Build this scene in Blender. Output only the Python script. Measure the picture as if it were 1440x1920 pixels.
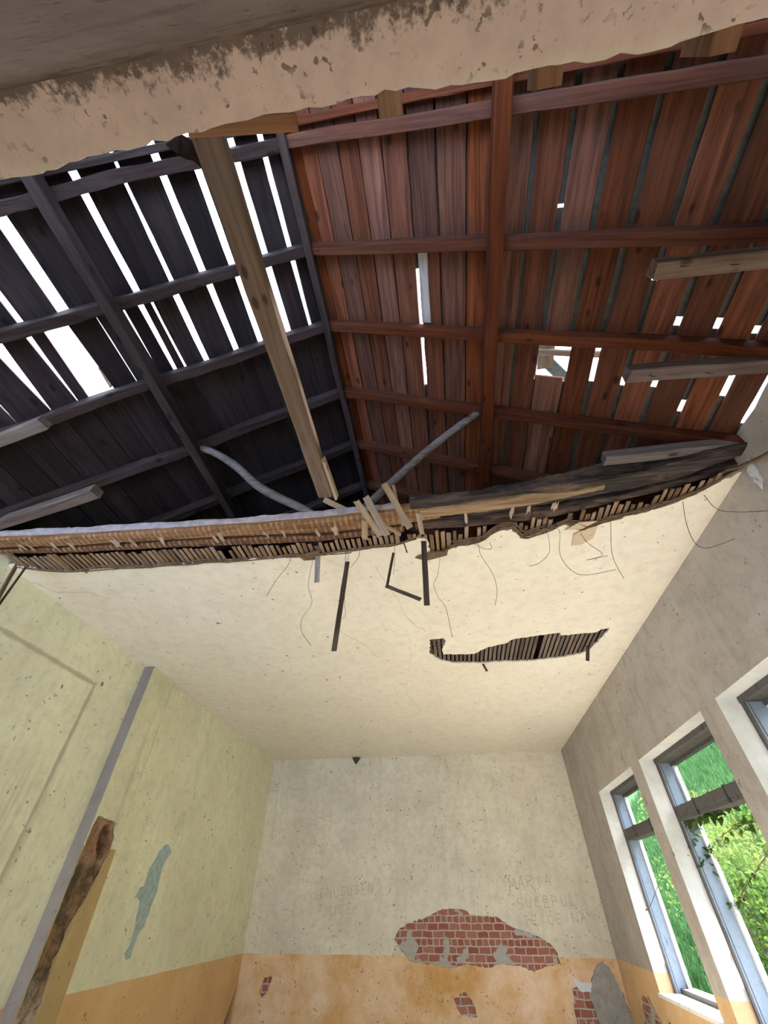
import bpy, bmesh, math, random
from mathutils import Vector, Matrix, noise

for o in list(bpy.data.objects): bpy.data.objects.remove(o)
SC = bpy.context.scene
COL = SC.collection
random.seed(7)

# ------------------------------------------------------------------ camera
# room axes: x across the room, y towards the far wall, z up; camera height = 1.7 m over the floor (z = -1.7)
F_PX = 762.4
RIGHT = Vector((0.990268, 0.139169, 0.000681))
UP = Vector((0.095727, -0.684690, 0.722521))
FWD = Vector((-0.101019, 0.715424, 0.691349))
cam_data = bpy.data.cameras.new('camera')
cam = bpy.data.objects.new('camera', cam_data); COL.objects.link(cam)
cam.matrix_world = Matrix(((RIGHT.x, UP.x, -FWD.x, 0), (RIGHT.y, UP.y, -FWD.y, 0), (RIGHT.z, UP.z, -FWD.z, 0), (0, 0, 0, 1)))
cam_data.sensor_fit = 'VERTICAL'; cam_data.sensor_height = 36; cam_data.lens = F_PX / 1920 * 36
cam_data.clip_start = 0.02; cam_data.clip_end = 500
SC.camera = cam
SC.view_settings.view_transform = 'Standard'; SC.view_settings.look = 'None'
SC.view_settings.gamma = 1; SC.view_settings.use_curve_mapping = False
SC.view_settings.exposure = 3.75

# ------------------------------------------------------------------ sky and sun
W = bpy.data.worlds.new('sky'); SC.world = W; W.use_nodes = True
wn = W.node_tree; wn.nodes.clear()
wo = wn.nodes.new('ShaderNodeOutputWorld'); wb = wn.nodes.new('ShaderNodeBackground')
tc = wn.nodes.new('ShaderNodeTexCoord'); nz = wn.nodes.new('ShaderNodeTexNoise'); nz.inputs['Scale'].default_value = 2.2; nz.inputs['Detail'].default_value = 5
cr = wn.nodes.new('ShaderNodeValToRGB')
cr.color_ramp.elements[0].position = .42; cr.color_ramp.elements[0].color = (.40, .62, 1, 1)
cr.color_ramp.elements[1].position = .60; cr.color_ramp.elements[1].color = (1, 1, 1, 1)
wn.links.new(tc.outputs['Generated'], nz.inputs['Vector']); wn.links.new(nz.outputs['Fac'], cr.inputs['Fac'])
wn.links.new(cr.outputs['Color'], wb.inputs['Color']); wb.inputs['Strength'].default_value = 1.0
wn.links.new(wb.outputs[0], wo.inputs[0])
sd = bpy.data.lights.new('sun', 'SUN'); sd.energy = 3.4; sd.angle = math.radians(8); sd.color = (1, .93, .84)
sun = bpy.data.objects.new('sun', sd); COL.objects.link(sun)
sun.rotation_euler = Vector((.64, .20, .75)).to_track_quat('Z', 'Y').to_euler()

# ------------------------------------------------------------------ sizes (metres)
XL, XR, YF, YB = -3.93, 2.35, 10.10, -0.20     # left, right, far and back wall faces
ZF, ZC = -1.70, 2.30                           # floor, ceiling
DADO = -0.665
ZR, RX, SL = 4.0, -0.75, 0.48                  # ridge height, ridge x, slope
CS = math.sqrt(1 + SL * SL)

def P(px, py, ax, val):
    """point of the place seen at a spot of the photo, on the plane axis = val"""
    r = RIGHT * ((px - 720) / F_PX) + UP * ((960 - py) / F_PX) + FWD
    return r * (val / r['xyz'.index(ax)])

# ------------------------------------------------------------------ node helpers
def new_mat(name):
    m = bpy.data.materials.new(name); m.use_nodes = True
    nt = m.node_tree; b = nt.nodes['Principled BSDF']; b.inputs['Roughness'].default_value = .9
    b.inputs['Specular IOR Level'].default_value = .2
    return m, nt, b
def nd(nt, t, **kw):
    n = nt.nodes.new(t)
    for k, v in kw.items():
        if k in n.inputs: n.inputs[k].default_value = v
        else: setattr(n, k, v)
    return n
def ramp(nt, src, p0, p1, c0=(0, 0, 0, 1), c1=(1, 1, 1, 1)):
    r = nt.nodes.new('ShaderNodeValToRGB'); e = r.color_ramp.elements
    e[0].position = p0; e[1].position = p1; e[0].color = c0; e[1].color = c1
    nt.links.new(src, r.inputs['Fac']); return r.outputs['Color']
def mix(nt, fac, a, b, mode='MIX'):
    m = nt.nodes.new('ShaderNodeMix'); m.data_type = 'RGBA'; m.blend_type = mode
    for s, v in ((0, fac), (6, a), (7, b)):
        if isinstance(v, (int, float)): m.inputs[s].default_value = v
        elif isinstance(v, tuple): m.inputs[s].default_value = (*v[:3], 1)
        else: nt.links.new(v, m.inputs[s])
    return m.outputs[2]
def math_(nt, op, a, b=0.0):
    m = nt.nodes.new('ShaderNodeMath'); m.operation = op
    for s, v in ((0, a), (1, b)):
        if isinstance(v, (int, float)): m.inputs[s].default_value = v
        else: nt.links.new(v, m.inputs[s])
    return m.outputs[0]
def noise_(nt, vec, scale, detail=4, rough=.6, dist=0.0):
    n = nd(nt, 'ShaderNodeTexNoise', Scale=scale, Detail=detail, Roughness=rough, Distortion=dist)
    nt.links.new(vec, n.inputs['Vector']); return n.outputs['Fac']
def pos(nt, scale=None):
    g = nt.nodes.new('ShaderNodeNewGeometry').outputs['Position']
    if scale:
        mp = nt.nodes.new('ShaderNodeMapping'); mp.inputs['Scale'].default_value = scale
        nt.links.new(g, mp.inputs['Vector']); return mp.outputs['Vector']
    return g
def bump(nt, b, h, strength=.3, dist=.01):
    n = nd(nt, 'ShaderNodeBump', Strength=strength, Distance=dist); nt.links.new(h, n.inputs['Height'])
    nt.links.new(n.outputs['Normal'], b.inputs['Normal'])

def plaster(name, base, dirt, dado=None, spot=.66, streak=0.0, stain=.5, dado_to=None, dz=None, extra=None):
    dz = DADO if dz is None else dz
    m, nt, b = new_mat(name); g = pos(nt)
    big = noise_(nt, g, 1.1, 6, .62); c = mix(nt, ramp(nt, big, .40, .72), base, dirt)
    c = mix(nt, stain, base, c)
    sep = nt.nodes.new('ShaderNodeSeparateXYZ'); nt.links.new(g, sep.inputs[0])
    fine = noise_(nt, g, 9, 8, .7); c = mix(nt, math_(nt, 'MULTIPLY', ramp(nt, fine, .45, .8), .55), c, tuple(v * .75 for v in dirt))
    if streak:
        sv = noise_(nt, pos(nt, (9, 9, .55)), 1, 5, .6)
        c = mix(nt, math_(nt, 'MULTIPLY', ramp(nt, sv, .52, .74), streak), c, tuple(v * .5 for v in dirt))
    if dado:
        wob = noise_(nt, g, 2.5, 2); wob = math_(nt, 'MULTIPLY', math_(nt, 'SUBTRACT', wob, .5), .02)
        zz = math_(nt, 'ADD', sep.outputs['Z'], wob)
        low = ramp(nt, math_(nt, 'ADD', zz, -dz + .5), .498, .502, (1, 1, 1, 1), (0, 0, 0, 1))
        d2 = mix(nt, ramp(nt, noise_(nt, g, 1.7, 7, .7), .35, .65), dado, dado_to or tuple(v * .8 for v in dado))
        d2 = mix(nt, math_(nt, 'MULTIPLY', ramp(nt, noise_(nt, g, 6, 8, .75, .5), .62, .68), .8), d2, (.50, .42, .36))
        c = mix(nt, low, c, d2)
    sp = noise_(nt, g, 26, 3, .55); sp2 = noise_(nt, g, 5, 2)
    mask = math_(nt, 'MULTIPLY', ramp(nt, sp, spot, spot + .03), ramp(nt, sp2, .45, .6))
    c = mix(nt, math_(nt, 'MULTIPLY', mask, .75), c, (.10, .075, .05))
    ch = noise_(nt, g, 9.5, 2, .5); c = mix(nt, math_(nt, 'MULTIPLY', ramp(nt, ch, .735, .745), .8), c, (.16, .12, .07))
    if extra: c = extra(nt, g, sep, c)
    # short scratches
    sc = noise_(nt, pos(nt, (14, 40, 14)), 1, 3, .5, 2.0)
    c = mix(nt, math_(nt, 'MULTIPLY', ramp(nt, sc, .72, .76), .5), c, tuple(v * .3 for v in dirt))
    nt.links.new(c, b.inputs['Base Color'])
    bump(nt, b, noise_(nt, g, 22, 8, .7), .35, .012)
    return m

def wood(name, c0, c1, c2, knots=True, gray=(.3, .29, .28), grayamt=.25, bright=.45, sat=.72):
    m, nt, b = new_mat(name)
    tcn = nt.nodes.new('ShaderNodeTexCoord'); oi = nt.nodes.new('ShaderNodeObjectInfo')
    add = nt.nodes.new('ShaderNodeVectorMath'); add.operation = 'ADD'
    cmb = nt.nodes.new('ShaderNodeCombineXYZ')
    rr = math_(nt, 'MULTIPLY', oi.outputs['Random'], 37.0)
    for i in range(3): nt.links.new(rr, cmb.inputs[i])
    nt.links.new(tcn.outputs['Object'], add.inputs[0]); nt.links.new(cmb.outputs[0], add.inputs[1])
    def mp(s):
        x = nt.nodes.new('ShaderNodeMapping'); x.inputs['Scale'].default_value = s
        nt.links.new(add.outputs[0], x.inputs['Vector']); return x.outputs['Vector']
    grain = noise_(nt, mp((1.3, 26, 26)), 1, 6, .65, .8)
    fineg = noise_(nt, mp((3, 120, 120)), 1, 4, .6)
    c = mix(nt, ramp(nt, grain, .32, .68), c0, c1)
    c = mix(nt, math_(nt, 'MULTIPLY', ramp(nt, fineg, .5, .75), .45), c, c2)
    st = noise_(nt, mp((1.6, 5, 5)), 1, 5, .65)
    c = mix(nt, math_(nt, 'MULTIPLY', ramp(nt, st, .52, .7), grayamt), c, gray)
    if knots:
        v = nd(nt, 'ShaderNodeTexVoronoi', Scale=1.0); nt.links.new(mp((3.2, 6.5, 6.5)), v.inputs['Vector'])
        k = ramp(nt, v.outputs['Distance'], .09, .15, (1, 1, 1, 1), (0, 0, 0, 1))
        c = mix(nt, math_(nt, 'MULTIPLY', k, .8), c, tuple(x * .35 for x in c0))
    hs = nt.nodes.new('ShaderNodeHueSaturation')
    nt.links.new(math_(nt, 'ADD', math_(nt, 'MULTIPLY', oi.outputs['Random'], bright), 1 - bright / 2), hs.inputs['Value'])
    r2 = math_(nt, 'FRACT', math_(nt, 'MULTIPLY', oi.outputs['Random'], 17.3))
    nt.links.new(math_(nt, 'ADD', math_(nt, 'MULTIPLY', r2, .3), sat), hs.inputs['Saturation'])
    nt.links.new(c, hs.inputs['Color']); nt.links.new(hs.outputs['Color'], b.inputs['Base Color'])
    bump(nt, b, grain, .5, .006)
    return m

def flat(name, col, rough=.85, var=.25, scale=12, metal=0):
    m, nt, b = new_mat(name); b.inputs['Roughness'].default_value = rough; b.inputs['Metallic'].default_value = metal
    c = mix(nt, ramp(nt, noise_(nt, pos(nt), scale, 6, .65), .35, .7), col, tuple(v * (1 - var) for v in col))
    nt.links.new(c, b.inputs['Base Color']); return m

def peeling(name, paint, under, lo=.56, scale=(4, 4, 1.2)):
    m, nt, b = new_mat(name)
    n = noise_(nt, pos(nt, scale), 5, 8, .75)
    c = mix(nt, ramp(nt, n, lo, lo + .04), paint, under)
    c = mix(nt, math_(nt, 'MULTIPLY', ramp(nt, noise_(nt, pos(nt), 30, 4), .5, .7), .3), c, tuple(v * .6 for v in paint))
    nt.links.new(c, b.inputs['Base Color']); bump(nt, b, n, .4, .004); return m

def brick(name, swap):
    m, nt, b = new_mat(name)
    g = pos(nt); sep = nt.nodes.new('ShaderNodeSeparateXYZ'); nt.links.new(g, sep.inputs[0])
    cb = nt.nodes.new('ShaderNodeCombineXYZ')
    wv = nd(nt, 'ShaderNodeTexNoise', Scale=9.0, Detail=3.0); nt.links.new(g, wv.inputs['Vector'])
    off = math_(nt, 'MULTIPLY', math_(nt, 'SUBTRACT', wv.outputs['Fac'], .5), .035)
    nt.links.new(math_(nt, 'ADD', sep.outputs[swap], off), cb.inputs[0])
    nt.links.new(math_(nt, 'ADD', sep.outputs['Z'], off), cb.inputs[1])
    bt = nt.nodes.new('ShaderNodeTexBrick'); bt.offset = .5; bt.squash = .55; bt.squash_frequency = 3
    for k, v in dict(Scale=1.0).items(): bt.inputs[k].default_value = v
    bt.inputs['Brick Width'].default_value = .19; bt.inputs['Row Height'].default_value = .092
    bt.inputs['Mortar Size'].default_value = .011; bt.inputs['Mortar Smooth'].default_value = .25
    bt.inputs['Color1'].default_value = (.30, .085, .055, 1); bt.inputs['Color2'].default_value = (.42, .16, .11, 1)
    bt.inputs['Mortar'].default_value = (.50, .45, .37, 1)
    nt.links.new(cb.outputs[0], bt.inputs['Vector'])
    c = mix(nt, math_(nt, 'MULTIPLY', ramp(nt, noise_(nt, g, 14, 6), .5, .75), .5), bt.outputs['Color'], (.22, .10, .07))
    c = mix(nt, ramp(nt, noise_(nt, g, 3.3, 3, .5), .56, .585), c, (.45, .42, .36))   # render still stuck on the bricks
    nt.links.new(c, b.inputs['Base Color']); bump(nt, b, bt.outputs['Fac'], -.8, .012) if False else None
    inv = math_(nt, 'SUBTRACT', 1.0, bt.outputs['Fac']); bump(nt, b, inv, .9, .012)
    return m

M = {}
def recess_shade_drips(nt, g, sep, c):
    d = math_(nt, 'MAXIMUM', math_(nt, 'SUBTRACT', sep.outputs['Z'], 1.81), math_(nt, 'SUBTRACT', sep.outputs['Y'], 4.27))
    d = math_(nt, 'ADD', math_(nt, 'ABSOLUTE', d), math_(nt, 'MULTIPLY', noise_(nt, g, 6, 5), .05))
    m = ramp(nt, d, .035, .06, (1, 1, 1, 1), (0, 0, 0, 1))
    c = mix(nt, math_(nt, 'MULTIPLY', m, .6), c, (.30, .28, .19))  # shading along the recess outline, painted as a dark band
    # drips of soot running down the near stretch
    dr = noise_(nt, pos(nt, (6, 14, .35)), 1, 4, .6)
    lim = ramp(nt, math_(nt, 'ADD', math_(nt, 'MULTIPLY', sep.outputs['Z'], .5), math_(nt, 'MULTIPLY', noise_(nt, g, 1.5, 2), .3)), .55, .75, (1, 1, 1, 1), (0, 0, 0, 1))
    return mix(nt, math_(nt, 'MULTIPLY', math_(nt, 'MULTIPLY', ramp(nt, dr, .50, .70), math_(nt, 'MULTIPLY', lim, ramp(nt, math_(nt, 'MULTIPLY', sep.outputs['Y'], .1), .43, .50, (1, 1, 1, 1), (0, 0, 0, 1)))), .3), c, (.28, .25, .17))
def mould_edge(nt, g, sep, c):
    n1 = noise_(nt, pos(nt, (7, 7, 7)), 1, 8, .75); n2 = noise_(nt, pos(nt, (30, 22, 10)), 1, 5, .7)
    v = math_(nt, 'ADD', math_(nt, 'SUBTRACT', sep.outputs['Y'], -.20), math_(nt, 'MULTIPLY', math_(nt, 'SUBTRACT', math_(nt, 'ADD', math_(nt, 'MULTIPLY', n1, .6), math_(nt, 'MULTIPLY', n2, .4)), .5), -.50))
    c = mix(nt, math_(nt, 'MULTIPLY', ramp(nt, v, .02, .06, (1, 1, 1, 1), (0, 0, 0, 1)), .85), c, (.11, .08, .065))
    e = ramp(nt, math_(nt, 'ADD', math_(nt, 'MULTIPLY', sep.outputs['Y'], -1.0), math_(nt, 'MULTIPLY', n1, .12)), .03, .055, (1, 1, 1, 1), (0, 0, 0, 1))
    return mix(nt, math_(nt, 'MULTIPLY', e, .5), c, (.66, .60, .48))
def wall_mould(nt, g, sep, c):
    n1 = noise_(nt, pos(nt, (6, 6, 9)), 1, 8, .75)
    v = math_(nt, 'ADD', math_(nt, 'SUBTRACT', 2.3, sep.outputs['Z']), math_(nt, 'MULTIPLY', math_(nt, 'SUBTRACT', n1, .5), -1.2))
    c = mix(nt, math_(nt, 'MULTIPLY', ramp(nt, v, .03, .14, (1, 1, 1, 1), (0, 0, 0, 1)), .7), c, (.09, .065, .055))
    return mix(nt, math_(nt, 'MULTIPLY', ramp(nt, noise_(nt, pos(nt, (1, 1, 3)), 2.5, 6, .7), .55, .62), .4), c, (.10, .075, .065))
OCHRE = (.62, .34, .11); OCHRE2 = (.76, .50, .26)
M['wall_left'] = plaster('green_cream_plaster', (.82, .81, .585), (.66, .63, .45), OCHRE2, .65, .10, .8, (.66, .42, .20), None, recess_shade_drips)
M['wall_far'] = plaster('cream_plaster', (.78, .71, .55), (.58, .51, .38), OCHRE, .64, .15, .8, (.82, .60, .40))
M['wall_right'] = plaster('shaded_cream_plaster', (.50, .455, .40), (.34, .30, .26), OCHRE2, .65, .25, .9)  # cream plaster greyed, the backlit shade of this wall is in its base
M['ceiling'] = plaster('ceiling_cream', (.84, .78, .64), (.76, .69, .56), None, .67, 0, .6)
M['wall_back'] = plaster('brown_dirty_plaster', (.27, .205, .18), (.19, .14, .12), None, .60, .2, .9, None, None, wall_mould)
M['pilaster'] = plaster('pilaster_plaster', (.78, .76, .52), (.56, .53, .36), (.50, .36, .15), .66, .5, .8, (.42, .31, .15), .42)
M['brick_far'] = brick('bare_bricks', 'X'); M['brick_left'] = brick('bare_bricks_side', 'Y')
M['rubble'] = flat('crumbled_brown_masonry', (.26, .16, .09), .95, .75, 14)
M['render'] = flat('grey_render', (.42, .40, .35), .95, .3, 9)
M['red_wood'] = wood('reddish_brown_boards', (.050, .015, .008), (.165, .056, .027), (.018, .007, .005), True, (.045, .028, .022), .6, .8, .84)
M['shaded_wood'] = wood('shaded_roof_boards', (.008, .0055, .008), (.026, .016, .018), (.004, .004, .005), True, (.035, .030, .038), .3, .7)  # left slope copy of the board wood, its shade mixed into the colour
M['rafter_wood'] = wood('brown_rafters', (.045, .014, .009), (.105, .038, .020), (.018, .008, .006), True, (.075, .05, .045), .3, .2, .9)
M['rafter_shaded'] = wood('shaded_rafters', (.016, .010, .010), (.045, .028, .027), (.01, .007, .008), True, (.07, .06, .07), .35, .3)  # darker copy of the rafter wood, with shade put into the colour
M['pale_wood'] = wood('weathered_pale_timber', (.30, .22, .14), (.46, .36, .25), (.16, .11, .07), True, (.42, .39, .36), .4, .2)
M['timber_wood'] = wood('brown_squared_timber', (.09, .055, .035), (.19, .125, .08), (.05, .03, .02), True, (.16, .13, .12), .4, .25)
M['stub_brown'] = wood('dull_joist_stubs', (.06, .042, .036), (.14, .10, .09), (.03, .02, .018), True, (.17, .15, .15), .4, .2)
M['pole_wood'] = wood('barked_grey_pole', (.08, .065, .06), (.20, .175, .17), (.05, .04, .035), True, (.26, .25, .27), .5, .1)
M['grey_wood'] = wood('grey_timber', (.22, .20, .19), (.42, .38, .36), (.12, .10, .09), False, (.5, .48, .5), .5, .2)
M['stub_wood'] = wood('orange_sawn_timber', (.17, .07, .025), (.28, .13, .05), (.1, .05, .02), True, (.2, .16, .14), .2, .3)
M['joist_wood'] = wood('lath_marked_joist', (.30, .16, .07), (.50, .33, .17), (.16, .08, .04), False, (.5, .42, .3), .4, .2)
M['char_wood'] = wood('rotten_dark_joist', (.012, .009, .009), (.09, .065, .055), (.005, .004, .004), False, (.22, .13, .08), .8, .2)
M['hole_lath'] = wood('brown_hole_laths', (.10, .065, .045), (.21, .15, .11), (.05, .03, .02), False, (.25, .2, .15), .4, .5)
M['splint'] = wood('fresh_split_laths', (.30, .20, .11), (.46, .33, .20), (.18, .10, .05), False, (.5, .4, .28), .4, .2)
M['split_face'] = wood('tan_split_face', (.14, .09, .05), (.38, .26, .155), (.05, .03, .02), False, (.06, .04, .03), .6, .2)
M['lath_wood'] = wood('lath_wood', (.16, .09, .045), (.32, .20, .11), (.08, .04, .02), False, (.36, .28, .18), .5, .7)
M['lath_dark'] = wood('stained_lath_wood', (.045, .028, .018), (.10, .065, .045), (.02, .013, .01), False, (.25, .21, .17), .3, .3)
M['tile'] = flat('grey_roof_sheet', (.10, .11, .105), .8, .4, 20)
M['reed'] = flat('reed_and_wire', (.20, .13, .08), .8, .5, 30)
M['dust'] = flat('lavender_dust', (.42, .37, .38), .95, .4, 14)
M['crumb'] = flat('pale_mortar', (.48, .38, .28), .95, .3, 30)
M['frame'] = peeling('grey_blue_peeling_paint', (.26, .31, .37), (.20, .17, .15), .60)
M['frame_dark'] = peeling('weathered_grey_frame', (.115, .105, .10), (.07, .06, .055), .55)
M['frame_white'] = peeling('white_peeling_paint', (.72, .74, .74), (.35, .30, .25), .60)
M['wire'] = flat('dark_wire', (.05, .045, .04), .7, .2, 5)
M['paint_blue'] = flat('pale_blue_paint', (.43, .54, .53), .9, .35, 14)
M['scratch'] = flat('scratched_lines', (.40, .34, .26), .95, .3, 40)
M['nest'] = flat('mud_nest', (.10, .085, .05), .95, .5, 50)
M['floor'] = flat('dusty_floor', (.74, .68, .58), .95, .2, 3)
M['twig'] = flat('twig_bark', (.14, .10, .07), .9, .3, 20)

def leafmat(name, c0, c1):
    m, nt, b = new_mat(name)
    c = mix(nt, ramp(nt, noise_(nt, pos(nt), 3.0, 5, .7), .38, .62), c0, c1)
    tr = nt.nodes.new('ShaderNodeBsdfTranslucent'); mx = nt.nodes.new('ShaderNodeMixShader'); mx.inputs[0].default_value = .4
    nt.links.new(c, b.inputs['Base Color']); nt.links.new(c, tr.inputs['Color'])
    nt.links.new(b.outputs[0], mx.inputs[1]); nt.links.new(tr.outputs[0], mx.inputs[2])
    nt.links.new(mx.outputs[0], nt.nodes['Material Output'].inputs[0]); return m
M['leaf'] = leafmat('spring_leaves', (.024, .065, .012), (.085, .145, .03))
M['leaf2'] = leafmat('yellow_green_leaves', (.04, .085, .015), (.14, .18, .05))
M['grass'] = leafmat('meadow_grass', (.018, .055, .014), (.045, .105, .03))
M['hill'] = leafmat('meadow_ground', (.015, .05, .010), (.04, .09, .02))

# ------------------------------------------------------------------ object helpers
def tag(o, label=None, cat=None, group=None, kind=None):
    if label: o['label'] = label
    if cat: o['category'] = cat
    if group: o['group'] = group
    if kind: o['kind'] = kind
    return o
def link(name, me, mat, parent=None, mw=None):
    o = bpy.data.objects.new(name, me); COL.objects.link(o)
    if mat:
        me.materials.clear(); me.materials.append(mat)
    if parent: o.parent = parent
    if mw is not None: o.matrix_world = mw if not parent else mw
    return o
def empty(name, loc=(0, 0, 0)):
    o = bpy.data.objects.new(name, None); COL.objects.link(o); o.location = loc; o.empty_display_size = .1; return o
def from_bm(name, bm, mat, parent=None, smooth=False):
    me = bpy.data.meshes.new(name)
    bmesh.ops.recalc_face_normals(bm, faces=bm.faces)
    bm.to_mesh(me); bm.free()
    if smooth:
        for p in me.polygons: p.use_smooth = True
    return link(name, me, mat, parent)
def bx(bm, a, b):
    vs = [bm.verts.new((x, y, z)) for x in (a[0], b[0]) for y in (a[1], b[1]) for z in (a[2], b[2])]
    for f in ((0, 1, 3, 2), (4, 6, 7, 5), (0, 4, 5, 1), (2, 3, 7, 6), (0, 2, 6, 4), (1, 5, 7, 3)):
        bm.faces.new([vs[i] for i in f])

def rag(pts, amp=.02, step=.05, seed=0, closed=True, skip=None):
    """break the straight runs of an outline into a ragged one"""
    rng = random.Random(seed); out = []
    n = len(pts)
    for i in range(n if closed else n - 1):
        a = Vector(pts[i]); b = Vector(pts[(i + 1) % n])
        if skip and skip(a, b): out.append(tuple(a)); continue
        d = b - a; L = d.length; k = max(1, int(L / step)); nrm = Vector((-d.y, d.x)) / max(L, 1e-6)
        for j in range(k):
            t = (j + (rng.uniform(-.3, .3) if j else 0)) / k
            q = a + d * t + nrm * (rng.uniform(-amp, amp) if j else rng.uniform(-amp, amp) * .5)
            out.append((q.x, q.y))
    if not closed: out.append(tuple(pts[-1]))
    return out
def plate(name, outline, holes, thick, org, U, V, mat, parent=None):
    """flat slab with holes; front face passes through org, thickness goes along -(U x V)"""
    cu = bpy.data.curves.new('tmp', 'CURVE'); cu.dimensions = '2D'; cu.fill_mode = 'BOTH'; cu.extrude = thick / 2
    for poly in [outline] + list(holes):
        sp = cu.splines.new('POLY'); sp.points.add(len(poly) - 1)
        for i, p in enumerate(poly): sp.points[i].co = (p[0], p[1], 0, 1)
        sp.use_cyclic_u = True
    t = bpy.data.objects.new('tmp', cu); COL.objects.link(t); bpy.context.view_layer.update()
    me = bpy.data.meshes.new_from_object(t.evaluated_get(bpy.context.evaluated_depsgraph_get()))
    bpy.data.objects.remove(t); bpy.data.curves.remove(cu)
    U = Vector(U).normalized(); V = Vector(V).normalized(); N = U.cross(V)
    org = Vector(org) - N * (thick / 2)
    Mx = Matrix(((U.x, V.x, N.x, org.x), (U.y, V.y, N.y, org.y), (U.z, V.z, N.z, org.z), (0, 0, 0, 1)))
    me.transform(Mx); me.name = name
    return link(name, me, mat, parent)

def timber(name, p0, p1, w, h, mat, parent=None, up=(0, 0, 1), seg=None, jit=.004, w1=None, h1=None, seed=0, split=0, bev=.006):
    """squared timber p0 -> p1 (w across, h along up); its own x axis runs down its length"""
    p0 = Vector(p0); p1 = Vector(p1); d = p1 - p0; L = d.length; X = d / L
    Y = Vector(up).cross(X).normalized(); Z = X.cross(Y)
    w1 = w1 or w; h1 = h1 or h
    seg = seg or max(2, int(L / .25)); rng = random.Random(seed + int(L * 1000) + int(p0.x * 311) + int(p0.y * 177))
    bm = bmesh.new(); rings = []
    so = rng.uniform(0, 100)
    for i in range(seg + 1):
        t = i / seg; ww = w + (w1 - w) * t; hh = h + (h1 - h) * t; c = min(bev, ww * .2, hh * .2)
        ox = noise.noise(Vector((so, t * L * 1.3, 0))) * jit * 2; oz = noise.noise(Vector((so, t * L * 1.3, 7))) * jit * 2
        r = []
        prof = ((-ww / 2 + c, -hh / 2), (ww / 2 - c, -hh / 2), (ww / 2, -hh / 2 + c), (ww / 2, hh / 2 - c), (ww / 2 - c, hh / 2), (-ww / 2 + c, hh / 2), (-ww / 2, hh / 2 - c), (-ww / 2, -hh / 2 + c))
        for a, b in prof:
            xx = t * L
            if i in (0, seg): xx += rng.uniform(-split, split)
            r.append(bm.verts.new((xx, a + ox + rng.uniform(-jit, jit) * .5, b + oz + rng.uniform(-jit, jit) * .5)))
        rings.append(r)
    for i in range(seg):
        for k in range(8): bm.faces.new((rings[i][k], rings[i][(k + 1) % 8], rings[i + 1][(k + 1) % 8], rings[i + 1][k]))
    bm.faces.new(rings[0][::-1]); bm.faces.new(rings[-1])
    o = from_bm(name, bm, mat, None)
    o.matrix_world = Matrix(((X.x, Y.x, Z.x, p0.x), (X.y, Y.y, Z.y, p0.y), (X.z, Y.z, Z.z, p0.z), (0, 0, 0, 1)))
    if parent: o.parent = parent
    return o

def tube(name, pts, rad, mat, parent=None, sides=6, bumpy=0, seed=0):
    """round pole or wire through pts; rad a number or a list"""
    pts = [Vector(p) for p in pts]
    n = len(pts); R_ = rad if isinstance(rad, (list, tuple)) else [rad] * n
    # catmull subdivision
    P2, R2 = [], []
    for i in range(n - 1):
        a = pts[max(i - 1, 0)]; b = pts[i]; c = pts[i + 1]; d = pts[min(i + 2, n - 1)]
        for j in range(4):
            t = j / 4
            P2.append(.5 * ((2 * b) + (-a + c) * t + (2 * a - 5 * b + 4 * c - d) * t * t + (-a + 3 * b - 3 * c + d) * t ** 3)); R2.append(R_[i] * (1 - t) + R_[i + 1] * t)
    P2.append(pts[-1]); R2.append(R_[-1])
    bm = bmesh.new(); rings = []; rng = random.Random(seed)
    for i, p in enumerate(P2):
        T = (P2[min(i + 1, len(P2) - 1)] - P2[max(i - 1, 0)]).normalized()
        A = T.orthogonal().normalized() if i == 0 else (A - T * A.dot(T)).normalized()
        B = T.cross(A); r = []
        for k in range(sides):
            an = k / sides * math.tau; rr = R2[i] * (1 + rng.uniform(-bumpy, bumpy))
            r.append(bm.verts.new(p + (A * math.cos(an) + B * math.sin(an)) * rr))
        rings.append(r)
    for i in range(len(rings) - 1):
        for k in range(sides): bm.faces.new((rings[i][k], rings[i][(k + 1) % sides], rings[i + 1][(k + 1) % sides], rings[i + 1][k]))
    bm.faces.new(rings[0][::-1]); bm.faces.new(rings[-1])
    return from_bm(name, bm, mat, parent, smooth=sides > 4)

# ================================================================== THE SETTING
bm = bmesh.new(); bx(bm, (XL - .5, -2.5, ZF - .1), (XR + .5, YF + .4, ZF)); tag(from_bm('floor', bm, M['floor']), kind='structure')

bm = bmesh.new(); bx(bm, (XL + .1, -.1, ZF), (XR - .9, 2.8, ZF + .02)); from_bm('bounce_damper', bm, flat('bounce_damper_brown', (.26, .20, .15), .95, .5, 8), bpy.data.objects['floor'])  # unseen brown slab, added to cut floor bounce into the roof space
# far wall: plaster skin with broken patches over bare brick
far_o = [(XL - .1, ZF), (XR + .05, ZF), (XR + .05, ZC + .03), (XL - .1, ZC + .03)]
patch = [(-1.23, -.47), (-1.16, -.36), (-1.0, -.28), (-.72, -.22), (-.5, -.14), (-.28, -.09), (.02, -.11), (.1, -.17), (.55, -.20), (.68, -.27), (.80, -.33), (1.05, -.38), (1.2, -.43), (1.36, -.50), (1.45, -.62), (1.46, -.74), (1.2, -.77), (1.03, -.83), (.9, -.78), (.5, -.74), (.3, -.79), (0, -.75), (-.3, -.80), (-.6, -.76), (-.95, -.74), (-1.05, -.66), (-1.14, -.60)]
patch2 = [(1.56, -1.0), (1.66, -.94), (1.72, -.94), (1.86, -.93), (1.95, -.80), (2.12, -.69), (2.2, -.75), (2.3, -1.0), (2.36, -1.3), (2.36, -1.69), (1.48, -1.69), (1.53, -1.3)]
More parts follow.
